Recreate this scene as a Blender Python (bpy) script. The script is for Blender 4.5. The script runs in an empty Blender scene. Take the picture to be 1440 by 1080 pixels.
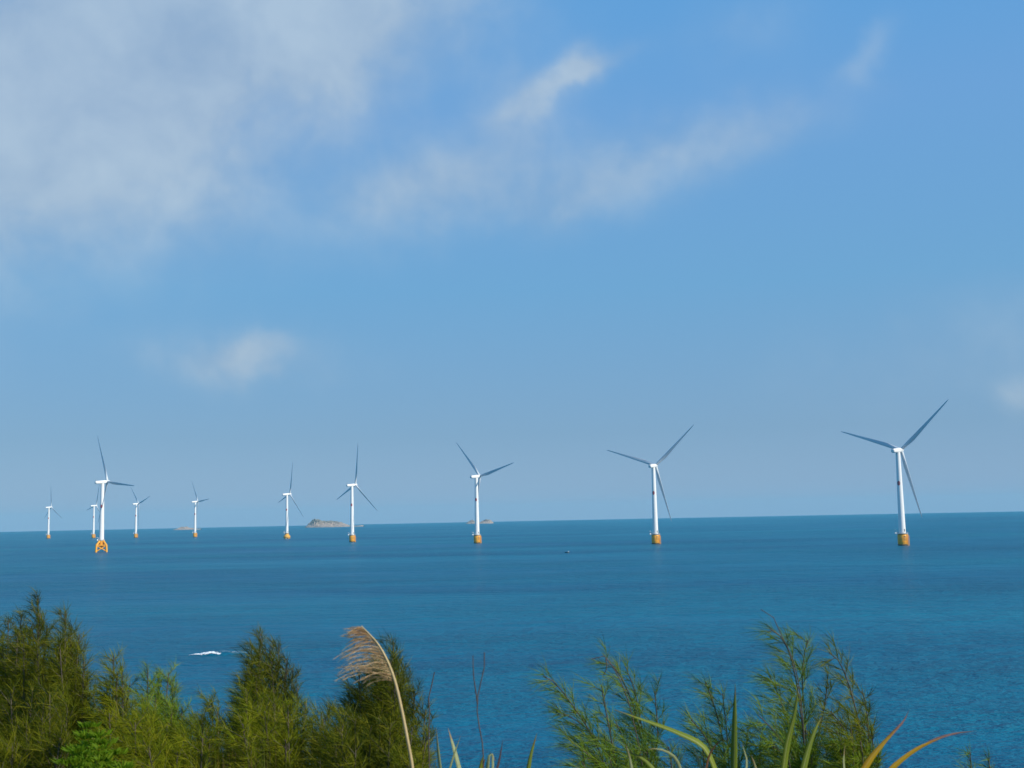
import bpy, math, random
import numpy as np
from mathutils import Vector, Matrix

R = math.radians
C = bpy.context.scene.collection

# ------------------------------------------------------------------ camera
CAM_Z = 31.6
F_PX, PITCH, ROLL = 1656.8, R(6.466), R(1.153)      # focal length in px of a 1440 x 1080 frame
cam = bpy.data.cameras.new('camera')
cam.sensor_width = 36.0
cam.lens = F_PX / 1440 * 36
cam.clip_start, cam.clip_end = 0.1, 60000
cam.dof.use_dof = True
cam.dof.focus_distance = 400
cam.dof.aperture_fstop = 11.0
cam_o = bpy.data.objects.new('camera', cam)
C.objects.link(cam_o)
CAM_M = Matrix.Rotation(R(90) + PITCH, 4, 'X') @ Matrix.Rotation(-ROLL, 4, 'Z')
cam_o.matrix_world = Matrix.Translation((0, 0, CAM_Z)) @ CAM_M
bpy.context.scene.camera = cam_o


def ray(px, py):
    """direction in the place of a point of the photograph (1440 x 1080)"""
    return (CAM_M.to_3x3() @ Vector(((px - 720) / F_PX, (540 - py) / F_PX, -1))).normalized()


def at(px, py, dist):
    """the point that lies `dist` metres ahead on the ground plan"""
    d = ray(px, py)
    return Vector((0, 0, CAM_Z)) + d * (dist / d.y)


# ------------------------------------------------------------------ sky and sun
SUN_EL, SUN_AZ = R(29), R(122)        # azimuth clockwise from straight ahead
EXPOSURE = 0.0
scn = bpy.context.scene
scn.view_settings.view_transform = 'Standard'
scn.view_settings.look = 'None'
scn.view_settings.gamma = 1
scn.view_settings.exposure = EXPOSURE
scn.cycles.volume_bounces = 1
scn.cycles.max_bounces = 8

world = bpy.data.worlds.new('World')
scn.world = world
world.use_nodes = True


class Nodes:
    """tiny helper for writing node trees"""
    def __init__(self, tree):
        self.t = tree
        self.n = tree.nodes
        self.l = tree.links

    def new(self, kind, **props):
        n = self.n.new(kind)
        for k, v in props.items():
            setattr(n, k, v)
        return n

    def put(self, sock, v):
        if isinstance(v, bpy.types.NodeSocket):
            self.l.new(v, sock)
        elif v is not None:
            sock.default_value = v

    def math(self, op, a, b=None, c=None, clamp=False):
        n = self.new('ShaderNodeMath', operation=op, use_clamp=clamp)
        for i, v in enumerate((a, b, c)):
            self.put(n.inputs[i], v)
        return n.outputs[0]

    def vmath(self, op, a, b=None, s=None):
        n = self.new('ShaderNodeVectorMath', operation=op)
        self.put(n.inputs[0], a)
        self.put(n.inputs[1], b)
        if s is not None:
            self.put(n.inputs['Scale'], s)
        return n.outputs['Value'] if op in ('DOT_PRODUCT', 'LENGTH') else n.outputs[0]

    def noise(self, vec, scale, detail=4, rough=0.5, dist=0.0, out=0):
        n = self.new('ShaderNodeTexNoise')
        self.put(n.inputs['Vector'], vec)
        n.inputs['Scale'].default_value = scale
        n.inputs['Detail'].default_value = detail
        n.inputs['Roughness'].default_value = rough
        n.inputs['Distortion'].default_value = dist
        return n.outputs[out]

    def mix(self, f, a, b, blend='MIX'):
        n = self.new('ShaderNodeMix', data_type='RGBA', blend_type=blend)
        self.put(n.inputs[0], f)
        self.put(n.inputs[6], a if isinstance(a, bpy.types.NodeSocket) else (*a, 1))
        self.put(n.inputs[7], b if isinstance(b, bpy.types.NodeSocket) else (*b, 1))
        return n.outputs[2]

    def remap(self, v, a, b, c=0.0, d=1.0, kind='LINEAR'):
        n = self.new('ShaderNodeMapRange', interpolation_type=kind)
        self.put(n.inputs[0], v)
        for i, x in enumerate((a, b, c, d)):
            self.put(n.inputs[i + 1], x)
        return n.outputs[0]

    def ramp(self, v, stops):
        n = self.new('ShaderNodeValToRGB')
        self.put(n.inputs[0], v)
        e = n.color_ramp.elements
        while len(e) < len(stops):
            e.new(0.5)
        for el, (p, c) in zip(e, stops):
            el.position = p
            el.color = (*c, 1)
        return n.outputs[0]


def azel(px, py):
    d = ray(px, py)
    return math.degrees(math.atan2(d.x, d.y)), math.degrees(math.asin(d.z))


DEG_PX = 29.0     # photograph pixels to one degree


def build_sky():
    N = Nodes(world.node_tree)
    bg = N.n['Background']
    sky = N.new('ShaderNodeTexSky', sky_type='NISHITA')
    sky.sun_disc = False
    sky.sun_elevation = SUN_EL
    sky.sun_rotation = SUN_AZ
    sky.altitude = 30
    sky.air_density = 1.0
    sky.dust_density = 0.6
    sky.ozone_density = 1.6
    tc = N.new('ShaderNodeTexCoord')
    d = N.vmath('NORMALIZE', tc.outputs['Generated'])
    sep = N.new('ShaderNodeSeparateXYZ')
    N.l.new(d, sep.inputs[0])
    x, y, z = sep.outputs
    az = N.math('MULTIPLY', N.math('ARCTAN2', x, y), 57.29578)
    el = N.math('MULTIPLY', N.math('ARCSINE', z), 57.29578)
    # clouds, laid out by compass direction and height in the sky (degrees)
    w1 = N.vmath('SUBTRACT', N.noise(d, 9.0, 3, 0.55, out=1), (0.5, 0.5, 0.5))
    w2 = N.vmath('SUBTRACT', N.noise(d, 30.0, 3, 0.6, out=1), (0.5, 0.5, 0.5))
    cmb = N.new('ShaderNodeCombineXYZ')
    N.l.new(az, cmb.inputs[0])
    N.l.new(el, cmb.inputs[1])
    p = N.vmath('ADD', cmb.outputs[0], N.vmath('SCALE', w1, s=3.2))
    p = N.vmath('ADD', p, N.vmath('SCALE', w2, s=1.3))
    blobs = [  # photo x, y, half width, half height, tilt (deg, rising to the right), weight
        (60, 10, 340, 150, 12, 1.35), (110, 170, 260, 130, 25, 0.95), (350, 50, 230, 95, 10, 0.75),
        (20, 270, 140, 75, 10, 0.42), (550, 15, 120, 45, -5, 0.50), (470, 90, 75, 75, 30, 0.35),
        (320, 250, 110, 80, 20, 0.26),
        (785, 122, 75, 15, 20, 0.80), (725, 165, 40, 52, 60, 0.40), (815, 100, 26, 20, 50, 0.70),
        (585, 270, 110, 42, 18, 0.66), (700, 240, 120, 50, 10, 0.34),
        (915, 225, 150, 36, 14, 0.42), (1060, 182, 80, 30, 8, 0.24), (800, 275, 120, 30, 8, 0.30),
        (1222, 72, 34, 14, 35, 0.17), (1200, 105, 14, 30, 70, 0.10),
        (342, 506, 60, 20, 2, 0.95), (330, 516, 130, 24, 0, 0.20),
        (1448, 562, 24, 17, 0, 0.6), (1040, 40, 70, 40, 10, 0.12), (1420, 480, 200, 60, 5, 0.15)]
    # a wide thin veil elsewhere in the sky, out of the photograph
    dens = None
    for (px, py, rx, ry, tilt, w) in blobs:
        ca, ce = azel(px, py)
        q = N.vmath('SUBTRACT', p, (ca, ce, 0))
        t = R(tilt)
        u = N.vmath('DOT_PRODUCT', q, (math.cos(t) / (rx / DEG_PX), math.sin(t) / (rx / DEG_PX), 0))
        v = N.vmath('DOT_PRODUCT', q, (-math.sin(t) / (ry / DEG_PX), math.cos(t) / (ry / DEG_PX), 0))
        r2 = N.math('ADD', N.math('MULTIPLY', u, u), N.math('MULTIPLY', v, v))
        g = N.math('MULTIPLY', N.math('POWER', 2.71828, N.math('MULTIPLY', r2, -0.8)), w)
        dens = g if dens is None else N.math('ADD', dens, g)
    n1 = N.noise(d, 12.0, 4, 0.5, 0.4)
    n2 = N.noise(d, 40.0, 3, 0.5, 0.2)
    nn = N.math('ADD', N.math('MULTIPLY', n1, 0.76), N.math('MULTIPLY', n2, 0.24))
    tex = N.remap(nn, 0.30, 0.68, 0.42, 1.05, 'SMOOTHSTEP')
    fac = N.math('MULTIPLY', dens, tex, clamp=True)
    fac = N.math('MULTIPLY', N.math('SUBTRACT', 1.0, N.math('POWER', 2.71828, N.math('MULTIPLY', fac, -1.7))), 0.86)
    # clear-air colours by height above the horizon, lent their change with direction by the sky texture
    ramp = N.ramp(N.remap(el, -2.0, 62.0), [((e + 2) / 64, c) for e, c in SKY_RAMP])
    base = N.mix(0.12, N.vmath('SCALE', ramp, s=10.0), N.mix(1.0, sky.outputs[0], SKY_TINT, 'MULTIPLY'))
    cl = N.mix(N.remap(nn, 0.35, 0.65), CLOUD_DIM, CLOUD_LIT)
    out = N.mix(fac, base, cl)
    N.l.new(out, bg.inputs[0])
    bg.inputs[1].default_value = SKY_STRENGTH


SKY_STRENGTH = 0.10
SKY_TINT = (0.72, 1.08, 1.25)
SKY_RAMP = [(-2, (.270, .400, .620)), (0.5, (.280, .402, .610)), (4, (.212, .360, .562)), (11, (.160, .385, .655)),
            (19, (.158, .378, .715)), (25, (.122, .370, .738)), (40, (.100, .300, .660)), (62, (.085, .240, .560))]
CLOUD_DIM = (3.6, 4.65, 5.95)
CLOUD_LIT = (5.1, 6.1, 6.95)
build_sky()

sun = bpy.data.lights.new('sun', 'SUN')
sun.energy = 4.6
sun.angle = R(0.55)
sun.color = (1.0, 0.93, 0.82)
sun_o = bpy.data.objects.new('sun', sun)
C.objects.link(sun_o)
SUN_DIR = Vector((math.sin(SUN_AZ) * math.cos(SUN_EL), math.cos(SUN_AZ) * math.cos(SUN_EL), math.sin(SUN_EL)))
sun_o.rotation_euler = SUN_DIR.to_track_quat('Z', 'Y').to_euler()


# ------------------------------------------------------------------ helpers
def link(name, me, parent=None, mat=None, M=None):
    o = bpy.data.objects.new(name, me)
    C.objects.link(o)
    if mat is not None and not me.materials:
        me.materials.append(mat)
    if parent is not None:
        o.parent = parent
    if M is not None:
        o.matrix_local = M
    return o


def empty(name, loc, label, cat, group=None):
    o = bpy.data.objects.new(name, None)
    o.empty_display_size = 0.2
    C.objects.link(o)
    o.location = loc
    tag(o, label, cat, group)
    return o


def tag(o, label=None, cat=None, group=None, kind=None):
    if label:
        o['label'] = label
    if cat:
        o['category'] = cat
    if group:
        o['group'] = group
    if kind:
        o['kind'] = kind
    return o


class MB:
    """collects simple shaped pieces into one mesh"""
    def __init__(self):
        self.v, self.f, self.s = [], [], []

    def add(self, verts, faces, smooth=False):
        b = len(self.v)
        self.v += [tuple(p) for p in verts]
        self.f += [tuple(i + b for i in f) for f in faces]
        self.s += [smooth] * len(faces)

    def loft(self, rings, smooth=True, cap=True):
        n = len(rings[0])
        vs = [p for r in rings for p in r]
        fs = []
        for i in range(len(rings) - 1):
            for j in range(n):
                k = (j + 1) % n
                fs.append((i * n + j, i * n + k, (i + 1) * n + k, (i + 1) * n + j))
        self.add(vs, fs, smooth)
        if cap:
            self.add(rings[0], [tuple(reversed(range(n)))])
            self.add(rings[-1], [tuple(range(n))])

    def lathe(self, prof, n=32, smooth=True, cap=True):
        self.loft([[(r * math.cos(2 * math.pi * j / n), r * math.sin(2 * math.pi * j / n), z) for j in range(n)]
                   for r, z in prof], smooth, cap)

    def tube(self, pts, r0, r1=None, n=6, cap=True):
        r1 = r0 if r1 is None else r1
        pts = [Vector(p) for p in pts]
        rings = []
        for i, p in enumerate(pts):
            t = (pts[min(i + 1, len(pts) - 1)] - pts[max(i - 1, 0)]).normalized()
            a = t.orthogonal().normalized() if i == 0 else (a - t * a.dot(t)).normalized()
            b = t.cross(a)
            r = r0 + (r1 - r0) * i / (len(pts) - 1)
            rings.append([p + (a * math.cos(2 * math.pi * j / n) + b * math.sin(2 * math.pi * j / n)) * r for j in range(n)])
        self.loft(rings, True, cap)

    def box(self, lo, hi, bev=0.0):
        (x0, y0, z0), (x1, y1, z1) = lo, hi
        b = bev
        pl = [(x0 + b, y0), (x1 - b, y0), (x1, y0 + b), (x1, y1 - b), (x1 - b, y1), (x0 + b, y1), (x0, y1 - b), (x0, y0 + b)] if b \
            else [(x0, y0), (x1, y0), (x1, y1), (x0, y1)]
        self.loft([[(x, y, z) for x, y in pl] for z in (z0, z1)], False)

    def mesh(self, name):
        me = bpy.data.meshes.new(name)
        me.from_pydata(self.v, [], self.f)
        me.polygons.foreach_set('use_smooth', self.s)
        me.update()
        return me


def principled(name, color, rough=0.5, **kw):
    m = bpy.data.materials.new(name)
    m.use_nodes = True
    b = m.node_tree.nodes['Principled BSDF']
    b.inputs['Base Color'].default_value = (*color, 1)
    b.inputs['Roughness'].default_value = rough
    for k, v in kw.items():
        b.inputs[k.replace('_', ' ')].default_value = v
    return m


def weathered(name, c1, c2, scale, rough=0.5, stretch=(1, 1, 1), lo=0.4, hi=0.7):
    """paint or rock whose own colour varies with streaks and wear"""
    m = principled(name, c1, rough)
    N = Nodes(m.node_tree)
    b = N.n['Principled BSDF']
    tc = N.new('ShaderNodeTexCoord')
    v = N.vmath('MULTIPLY', tc.outputs['Object'], stretch)
    f = N.remap(N.noise(v, scale, 5, 0.6), lo, hi)
    N.l.new(N.mix(f, c1, c2), b.inputs['Base Color'])
    return m


M_WHITE = weathered('white_paint', (0.84, 0.83, 0.79), (0.72, 0.71, 0.66), 0.35, 0.35, (1, 1, 0.12), 0.5, 0.85)
M_BLADE = weathered('blade_paint', (0.62, 0.66, 0.68), (0.52, 0.56, 0.58), 0.2, 0.4, (1, 1, 0.2))
M_YELLOW = weathered('yellow_paint', (0.88, 0.40, 0.022), (0.64, 0.22, 0.03), 0.35, 0.5, (1, 1, 0.35), 0.48, 0.85)
M_DARK = weathered('dark_marking', (0.05, 0.05, 0.05), (0.12, 0.07, 0.04), 1.2, 0.6)
M_RED = principled('red_emblem', (0.45, 0.10, 0.11), 0.6)
M_STEEL = weathered('galvanised_steel', (0.48, 0.49, 0.48), (0.34, 0.33, 0.30), 2.0, 0.5)
M_GREY = principled('grey_opening', (0.16, 0.17, 0.18), 0.6)
M_GROWTH = weathered('tide_growth', (0.12, 0.09, 0.05), (0.05, 0.055, 0.03), 0.8, 0.8)
M_CONC = weathered('pile_cap_paint', (0.82, 0.43, 0.04), (0.62, 0.30, 0.06), 0.4, 0.7)


# ------------------------------------------------------------------ sea
def build_sea():
    m = bpy.data.materials.new('sea_water')
    m.use_nodes = True
    N = Nodes(m.node_tree)
    b = N.n['Principled BSDF']
    g = N.new('ShaderNodeNewGeometry')
    pos = g.outputs['Position']
    a = R(8)
    rot = N.new('ShaderNodeMapping')
    N.l.new(pos, rot.inputs[0])
    rot.inputs['Rotation'].default_value = (0, 0, a)
    rot.inputs['Scale'].default_value = (0.5, 1.0, 1.0)
    wv = rot.outputs[0]
    gust = N.noise(N.vmath('MULTIPLY', pos, (0.35, 1.0, 1.0)), 0.006, 4, 0.55)       # wind patches
    gust2 = N.noise(N.vmath('MULTIPLY', pos, (0.4, 1.0, 1.0)), 0.03, 4, 0.6)
    chop = N.math('ADD', N.remap(gust, 0.35, 0.65, 0.35, 1.25), N.remap(gust2, 0.3, 0.7, -0.25, 0.3))
    h = N.math('MULTIPLY', N.noise(wv, 0.12, 2, 0.5), 1.9)
    h = N.math('ADD', h, N.math('MULTIPLY', N.noise(wv, 0.5, 3, 0.6, 0.3), 1.05))
    h = N.math('ADD', h, N.math('MULTIPLY', N.noise(wv, 1.6, 3, 0.6, 0.4), 0.46))
    h = N.math('ADD', h, N.math('MULTIPLY', N.noise(wv, 4.0, 2, 0.6), 0.10))
    h = N.math('MULTIPLY', h, chop)
    bump = N.new('ShaderNodeBump')
    bump.inputs['Strength'].default_value = 1.0
    bump.inputs['Distance'].default_value = SEA_BUMP
    N.l.new(h, bump.inputs['Height'])
    N.l.new(bump.outputs[0], b.inputs['Normal'])
    far = N.noise(N.vmath('MULTIPLY', pos, (0.25, 1.0, 1.0)), 0.004, 4, 0.6)
    N.l.new(N.mix(N.remap(far, 0.35, 0.65), SEA_DEEP, SEA_TEAL), b.inputs['Base Color'])
    b.inputs['Roughness'].default_value = SEA_ROUGH
    b.inputs['IOR'].default_value = 1.333
    b.inputs['Specular IOR Level'].default_value = 0.06
    rings = [30, 60, 120, 200, 320, 500, 800, 1300, 2100, 3400, 5500, 8000, 10030]
    n = 360
    vs = [(0, 0, 0)] + [(r * math.cos(2 * math.pi * j / n), r * math.sin(2 * math.pi * j / n), 0) for r in rings for j in range(n)]
    fs = [(0, 1 + j, 1 + (j + 1) % n) for j in range(n)]
    for i in range(len(rings) - 1):
        for j in range(n):
            k = (j + 1) % n
            fs.append((1 + i * n + j, 1 + (i + 1) * n + j, 1 + (i + 1) * n + k, 1 + i * n + k))
    me = bpy.data.meshes.new('sea')
    me.from_pydata(vs, [], fs)
    o = link('sea', me, None, m)
    tag(o, kind='structure')
    return m


SEA_BUMP = 2.1
SEA_DEEP = (0.003, 0.114, 0.216)
SEA_TEAL = (0.003, 0.178, 0.268)
SEA_ROUGH = 0.32
M_SEA = build_sea()


# ------------------------------------------------------------------ headland under the camera
def hash_noise(x, y, s=1.0):
    v = 0
    for k, (fx, fy, ph) in enumerate(((1, .7, .3), (-.6, 1.3, 1.7), (1.9, -.8, 4.1), (2.7, 2.3, 2.2), (-4.1, 3.3, .9))):
        v += math.sin((x * fx + y * fy) * s + ph) / (1 + k)
    return v / 2.2


def ground_z(x, y):
    f = max(0.0, y - 2.5)
    z = 30.0 - 0.5 * f + 0.18 * hash_noise(x, y, 0.8) * min(1, 0.3 + f / 8)
    z += 1.25 * math.exp(-((x + 2.6) / 1.9) ** 2 - ((y - 7.4) / 2.2) ** 2)     # knoll on the left under the bushes
    z -= max(0, abs(x) - 45) * 0.5
    return z


def build_ground():
    m = weathered('soil_and_litter', (0.060, 0.055, 0.025), (0.035, 0.045, 0.018), 2.5, 0.95)
    ys = [-150, -110, -80, -55, -35, -20, -10] + [-4 + 0.5 * i for i in range(45)] + [19 + 2 * i for i in range(34)]
    xs = [-110, -90, -70, -55, -40, -30, -22, -16] + [-12 + 0.5 * i for i in range(49)] + [16, 22, 30, 40, 55, 70, 90, 110]
    vs = [(x, y, ground_z(x, y) if y > -150 else -3) for y in ys for x in xs]
    nx = len(xs)
    fs = [(j * nx + i, j * nx + i + 1, (j + 1) * nx + i + 1, (j + 1) * nx + i) for j in range(len(ys) - 1) for i in range(nx - 1)]
    me = bpy.data.meshes.new('ground')
    me.from_pydata(vs, [], fs)
    me.polygons.foreach_set('use_smooth', [True] * len(fs))
    tag(link('ground', me, None, m), kind='structure')


build_ground()


# ------------------------------------------------------------------ islets on the horizon
def islet(px0, px1, base_y, dist, tops, seed):
    """rocky islet: `tops` are (fraction along, height in m) of its ridge"""
    rnd = random.Random(seed)
    a, b = at(px0, base_y, dist), at(px1, base_y, dist)
    L = (b - a).length
    nx, ny = 110, 26
    D = min(L * 0.42, 190)
    vs, fs = [], []
    for i in range(nx + 1):
        u = i / nx
        for k in range(len(tops) - 1):
            if tops[k][0] <= u <= tops[k + 1][0]:
                t = (u - tops[k][0]) / (tops[k + 1][0] - tops[k][0])
                hh = tops[k][1] * (1 - t) + tops[k + 1][1] * t
        for j in range(ny + 1):
            w = j / ny * 2 - 1
            x, y = u * L, w * D * (0.5 + 0.5 * math.sin(math.pi * min(1, max(0, u))) ** 0.5)
            e = max(0.0, 1 - abs(w) ** 1.8)
            r = hash_noise(x, y, 0.045 + seed * 0.001) * 0.26 + hash_noise(x + 50, y, 0.16) * 0.22 + rnd.uniform(-.16, .16)
            vs.append((x, y, 0.85 * hh * e ** 0.7 * (1 + r) - 2.0 * (1 - e)))
    for i in range(nx):
        for j in range(ny):
            q = i * (ny + 1) + j
            fs.append((q, q + ny + 1, q + ny + 2, q + 1))
    me = bpy.data.meshes.new('islet')
    me.from_pydata(vs, [], fs)
    o = link('island', me, None, M_ROCK)
    o.location = (a.x, a.y, 0)
    o.rotation_euler.z = math.atan2(b.y - a.y, b.x - a.x)
    tag(o, kind='structure')
    return o


def rock_material():
    m = principled('islet_rock', (0.3, 0.26, 0.2), 0.9)
    N = Nodes(m.node_tree)
    b = N.n['Principled BSDF']
    tc = N.new('ShaderNodeTexCoord')
    p = tc.outputs['Object']
    sep = N.new('ShaderNodeSeparateXYZ')
    N.l.new(p, sep.inputs[0])
    n1 = N.noise(p, 0.03, 5, 0.6)
    n2 = N.noise(p, 0.12, 4, 0.6)
    rock = N.mix(N.remap(n2, 0.35, 0.65), (0.22, 0.165, 0.125), (0.50, 0.40, 0.31))
    # scrub grows on the high ground, bare pale rock at the wave line
    hgt = N.math('ADD', N.math('MULTIPLY', sep.outputs[2], 0.05), N.math('MULTIPLY', n1, 1.6))
    N.l.new(N.mix(N.remap(hgt, 1.7, 2.3, 0.0, 0.55), rock, (0.15, 0.135, 0.085)), b.inputs['Base Color'])
    return m


M_ROCK = rock_material()
islet(431, 512, 741.3, 6400, [(0, 8), (.05, 24), (.1, 36), (.17, 46), (.22, 46), (.28, 40), (.36, 35), (.45, 33), (.52, 27), (.6, 26), (.68, 17), (.74, 8), (.82, 4), (.9, 5), (.95, 8), (1, 3)], 3)
islet(655, 694, 736.3, 7000, [(0, 3), (.1, 14), (.25, 21), (.4, 13), (.5, 9), (.6, 18), (.75, 27), (.88, 22), (1, 4)], 7)
islet(245, 283, 744.8, 6700, [(0, 3), (.15, 9), (.32, 18), (.45, 22), (.55, 13), (.75, 7), (1, 3)], 11)


# ------------------------------------------------------------------ wind turbines
HUB_H, ROTOR_R, OVERHANG, TILT, CONE = 84.5, 63.0, 6.3, R(5), R(2.5)
T_BOT, T_TOP = 10.8, 82.0


def tower_r(z):
    return 3.0 + (2.0 - 3.0) * (z - T_BOT) / (T_TOP - T_BOT)


def blade_mesh():
    mb = MB()
    n, rings = 20, []
    for i in range(25):
        s = i / 24
        z = 1.6 + s * (ROTOR_R - 1.6)
        if s < 0.04:
            chord, thick = 2.9, 2.9
        else:
            chord = np.interp(s, [0.04, 0.10, 0.20, 0.35, 0.6, 0.85, 0.97, 1], [2.8, 3.2, 3.9, 3.3, 2.2, 1.4, 0.85, 0.25])
            thick = np.interp(s, [0.04, 0.12, 0.25, 0.5, 0.85, 1], [2.9, 2.1, 1.2, 0.6, 0.24, 0.06])
        tw = R(np.interp(s, [0, 0.2, 0.5, 1], [14, 11, 5, 0]))
        bl = min(1, max(0, (s - 0.04) / 0.16))
        ring = []
        for j in range(n):
            a = 2 * math.pi * j / n
            x, y = math.cos(a) * 0.5, math.sin(a) * 0.5
            # circle at the root changes into a wing section with a sharp trailing edge
            xa = x - 0.0
            ya = y * (1 - bl * 0.75 * (x + 0.5)) if bl else y
            X = (xa + 0.18 * bl) * chord
            Y = ya * thick
            ring.append((X * math.cos(tw) - Y * math.sin(tw), X * math.sin(tw) + Y * math.cos(tw) + math.tan(CONE) * z + 1.5 * s * s * 0, z))
        rings.append(ring)
    mb.loft(rings)
    return mb.mesh('blade')


def nacelle_mesh():
    """axis along +Y (to the hub), z up, origin on the tower axis at hub height"""
    mb = MB()
    secs = [(-9.6, 1.1, 1.0, 0.25), (-9.3, 1.65, 1.5, 0.15), (-8.0, 1.95, 1.85, 0.05), (-3, 2.1, 2.05, 0),
            (2.0, 2.1, 2.1, 0), (3.6, 2.0, 2.0, 0), (4.3, 1.75, 1.75, 0)]
    rings = []
    for y, hw, hh, dz in secs:
        ring = []
        for j in range(24):
            a = 2 * math.pi * j / 24
            c, s = math.cos(a), math.sin(a)
            k = (abs(c) ** 3.2 + abs(s) ** 3.2) ** (-1 / 3.2)
            ring.append((hw * c * k, y, hh * s * k + dz))
        rings.append(ring)
    mb.loft(rings)
    mb.lathe([(1.85, -3.0), (1.85, -1.6)], 24)
    return mb.mesh('nacelle')


def hub_mesh():
    mb = MB()
    prof = [(1.55, -2.1), (1.8, -1.9), (2.0, -0.8), (2.0, 0.8), (1.75, 1.9), (1.2, 2.7), (0.5, 3.15), (0.05, 3.25)]
    mb.loft([[(r * math.cos(2 * math.pi * j / 24), y, r * math.sin(2 * math.pi * j / 24)) for j in range(24)] for r, y in prof])
    return mb.mesh('rotor_hub')


def sensor_mesh():
    mb = MB()
    for x in (-0.9, 0.9):
        mb.tube([(x, -8.2, 1.6), (x, -8.2, 3.9)], 0.07, 0.05, 6)
        mb.tube([(x - 0.35, -8.2, 3.75), (x + 0.35, -8.2, 3.75)], 0.05, 0.05, 6)
    mb.box((-0.8, -8.6, 1.7), (0.8, -7.0, 2.25), 0.15)
    return mb.mesh('wind_sensor')


def tower_mesh():
    mb = MB()
    prof = [(tower_r(z), z) for z in np.linspace(T_BOT, T_TOP, 14)]
    mb.lathe(prof, 40)
    for z in (T_BOT + 0.05, 34.0, 58.0):                      # bolted flanges
        r = tower_r(z)
        mb.lathe([(r + 0.01, z), (r + 0.10, z + 0.03), (r + 0.10, z + 0.27), (r + 0.01, z + 0.3)], 40, False, False)
    return mb.mesh('tower')


def patch(z0, z1, a0, a1, off, shape, n=16):
    """thin curved plate that hugs the tower; shape(u, v) says where it is solid"""
    mb = MB()
    for i in range(n):
        for j in range(n):
            if shape((i + .5) / n * 2 - 1, (j + .5) / n * 2 - 1):
                za, zb = z0 + (z1 - z0) * j / n, z0 + (z1 - z0) * (j + 1) / n
                p, q = a0 + (a1 - a0) * i / n, a0 + (a1 - a0) * (i + 1) / n
                f = lambda a, z, o: ((tower_r(z) + o) * math.sin(a), -(tower_r(z) + o) * math.cos(a), z)
                mb.add([f(p, za, off), f(q, za, off), f(q, zb, off), f(p, zb, off)], [(0, 1, 2, 3)], True)
    return mb


def emblem_mesh():
    r2 = lambda u, v: u * u + v * v
    return patch(53.0, 57.2, R(-52), R(14), 0.03, lambda u, v: r2(u, v) < 1, 22).mesh('emblem')


def emblem_core_mesh():
    return patch(54.0, 56.0, R(-40), R(-4), 0.05, lambda u, v: u * u + v * v < 1 and abs(u + v * 0.4) > 0.25, 14).mesh('emblem_core')


def door_mesh():
    return patch(12.3, 14.6, R(30), R(52), 0.04, lambda u, v: abs(u) < 0.95, 10).mesh('door')


def monopile_mesh():
    mb = MB()
    mb.lathe([(4.35, -6), (4.35, 2.0), (4.45, 2.2), (4.45, 9.2), (4.1, 9.9), (3.6, 10.2)], 36)
    for z in (3.4, 6.6):
        mb.lathe([(4.46, z), (4.62, z + .05), (4.62, z + .25), (4.46, z + .3)], 36, False, False)
    return mb.mesh('foundation')


def pile_cap_mesh():
    mb = MB()
    mb.lathe([(5.4, 1.6), (6.3, 2.2), (6.5, 3.0), (6.2, 5.6), (4.6, 7.0), (3.4, 8.4), (3.2, 10.2)], 36)
    for k in range(8):
        a = k * math.pi / 4 + 0.2
        c, s = math.cos(a), math.sin(a)
        mb.tube([(6.6 * c, 6.6 * s, -5), (5.0 * c, 5.0 * s, 2.6)], 0.85, 0.85, 12)
    return mb.mesh('foundation')


def jacket_mesh():
    mb = MB()
    tops, knees, feet = [], [], []
    for k in range(4):
        a = k * math.pi / 2 + 0.55
        c, s = math.cos(a), math.sin(a)
        tops.append(Vector((2.6 * c, 2.6 * s, 13.6)))
        knees.append(Vector((8.0 * c, 8.0 * s, 8.2)))
        feet.append(Vector((8.8 * c, 8.8 * s, -5)))
    for k in range(4):
        mb.tube([tops[k] + Vector((0, 0, .3)), knees[k]], 1.25, 1.25, 12)
        mb.tube([knees[k] + Vector((0, 0, .5)), feet[k]], 1.2, 1.25, 12)
        a, b = k, (k + 1) % 4
        kneeA, kneeB = knees[a], knees[b]
        lowA, lowB = knees[a].lerp(feet[a], 0.56), knees[b].lerp(feet[b], 0.56)
        mb.tube([kneeA, kneeB], 0.75, 0.75, 10)
        mb.tube([lowA, kneeB], 0.62, 0.62, 10)
        mb.tube([lowB, kneeA.lerp(lowA, 0.02)], 0.61, 0.61, 10)
        mb.tube([knees[k], Vector((0, 0, 8.4))], 0.8, 0.8, 10)
    mb.lathe([(1.6, 5.0), (3.0, 6.0), (3.2, 11.5), (3.5, 13.2), (3.6, 14.0)], 28)
    return mb.mesh('foundation')


def platform_mesh(r, z):
    mb = MB()
    mb.lathe([(2.6, z), (r, z + 0.003), (r, z + 0.35), (2.6, z + 0.353)], 36, False, False)
    mb.box((-r - 1.6, -1.3, z + 0.01), (-r + 0.4, 1.3, z + 0.34))
    return mb.mesh('platform')


def railing_mesh(r, z):
    mb = MB()
    n = 28
    P = lambda j, h: ((r - .12) * math.cos(2 * math.pi * j / n), (r - .12) * math.sin(2 * math.pi * j / n), z + h)
    for j in range(n):
        mb.tube([P(j, 0.3), P(j, 1.5)], 0.05, 0.05, 5)
    for h in (0.9, 1.5):
        mb.tube([P(j, h) for j in range(n + 1)], 0.05, 0.05, 5)
    return mb.mesh('railing')


def davit_mesh(r, z):
    mb = MB()
    mb.tube([(-r + .5, 0.6, z + .3), (-r + .5, 0.6, z + 2.9), (-r - .2, 0.5, z + 3.6), (-r - 2.0, 0.3, z + 3.8)], 0.2, 0.14, 8)
    mb.box((-r - 1.5, -0.6, z + .35), (-r - .3, .5, z + 1.6), 0.1)
    return mb.mesh('davit')


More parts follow.
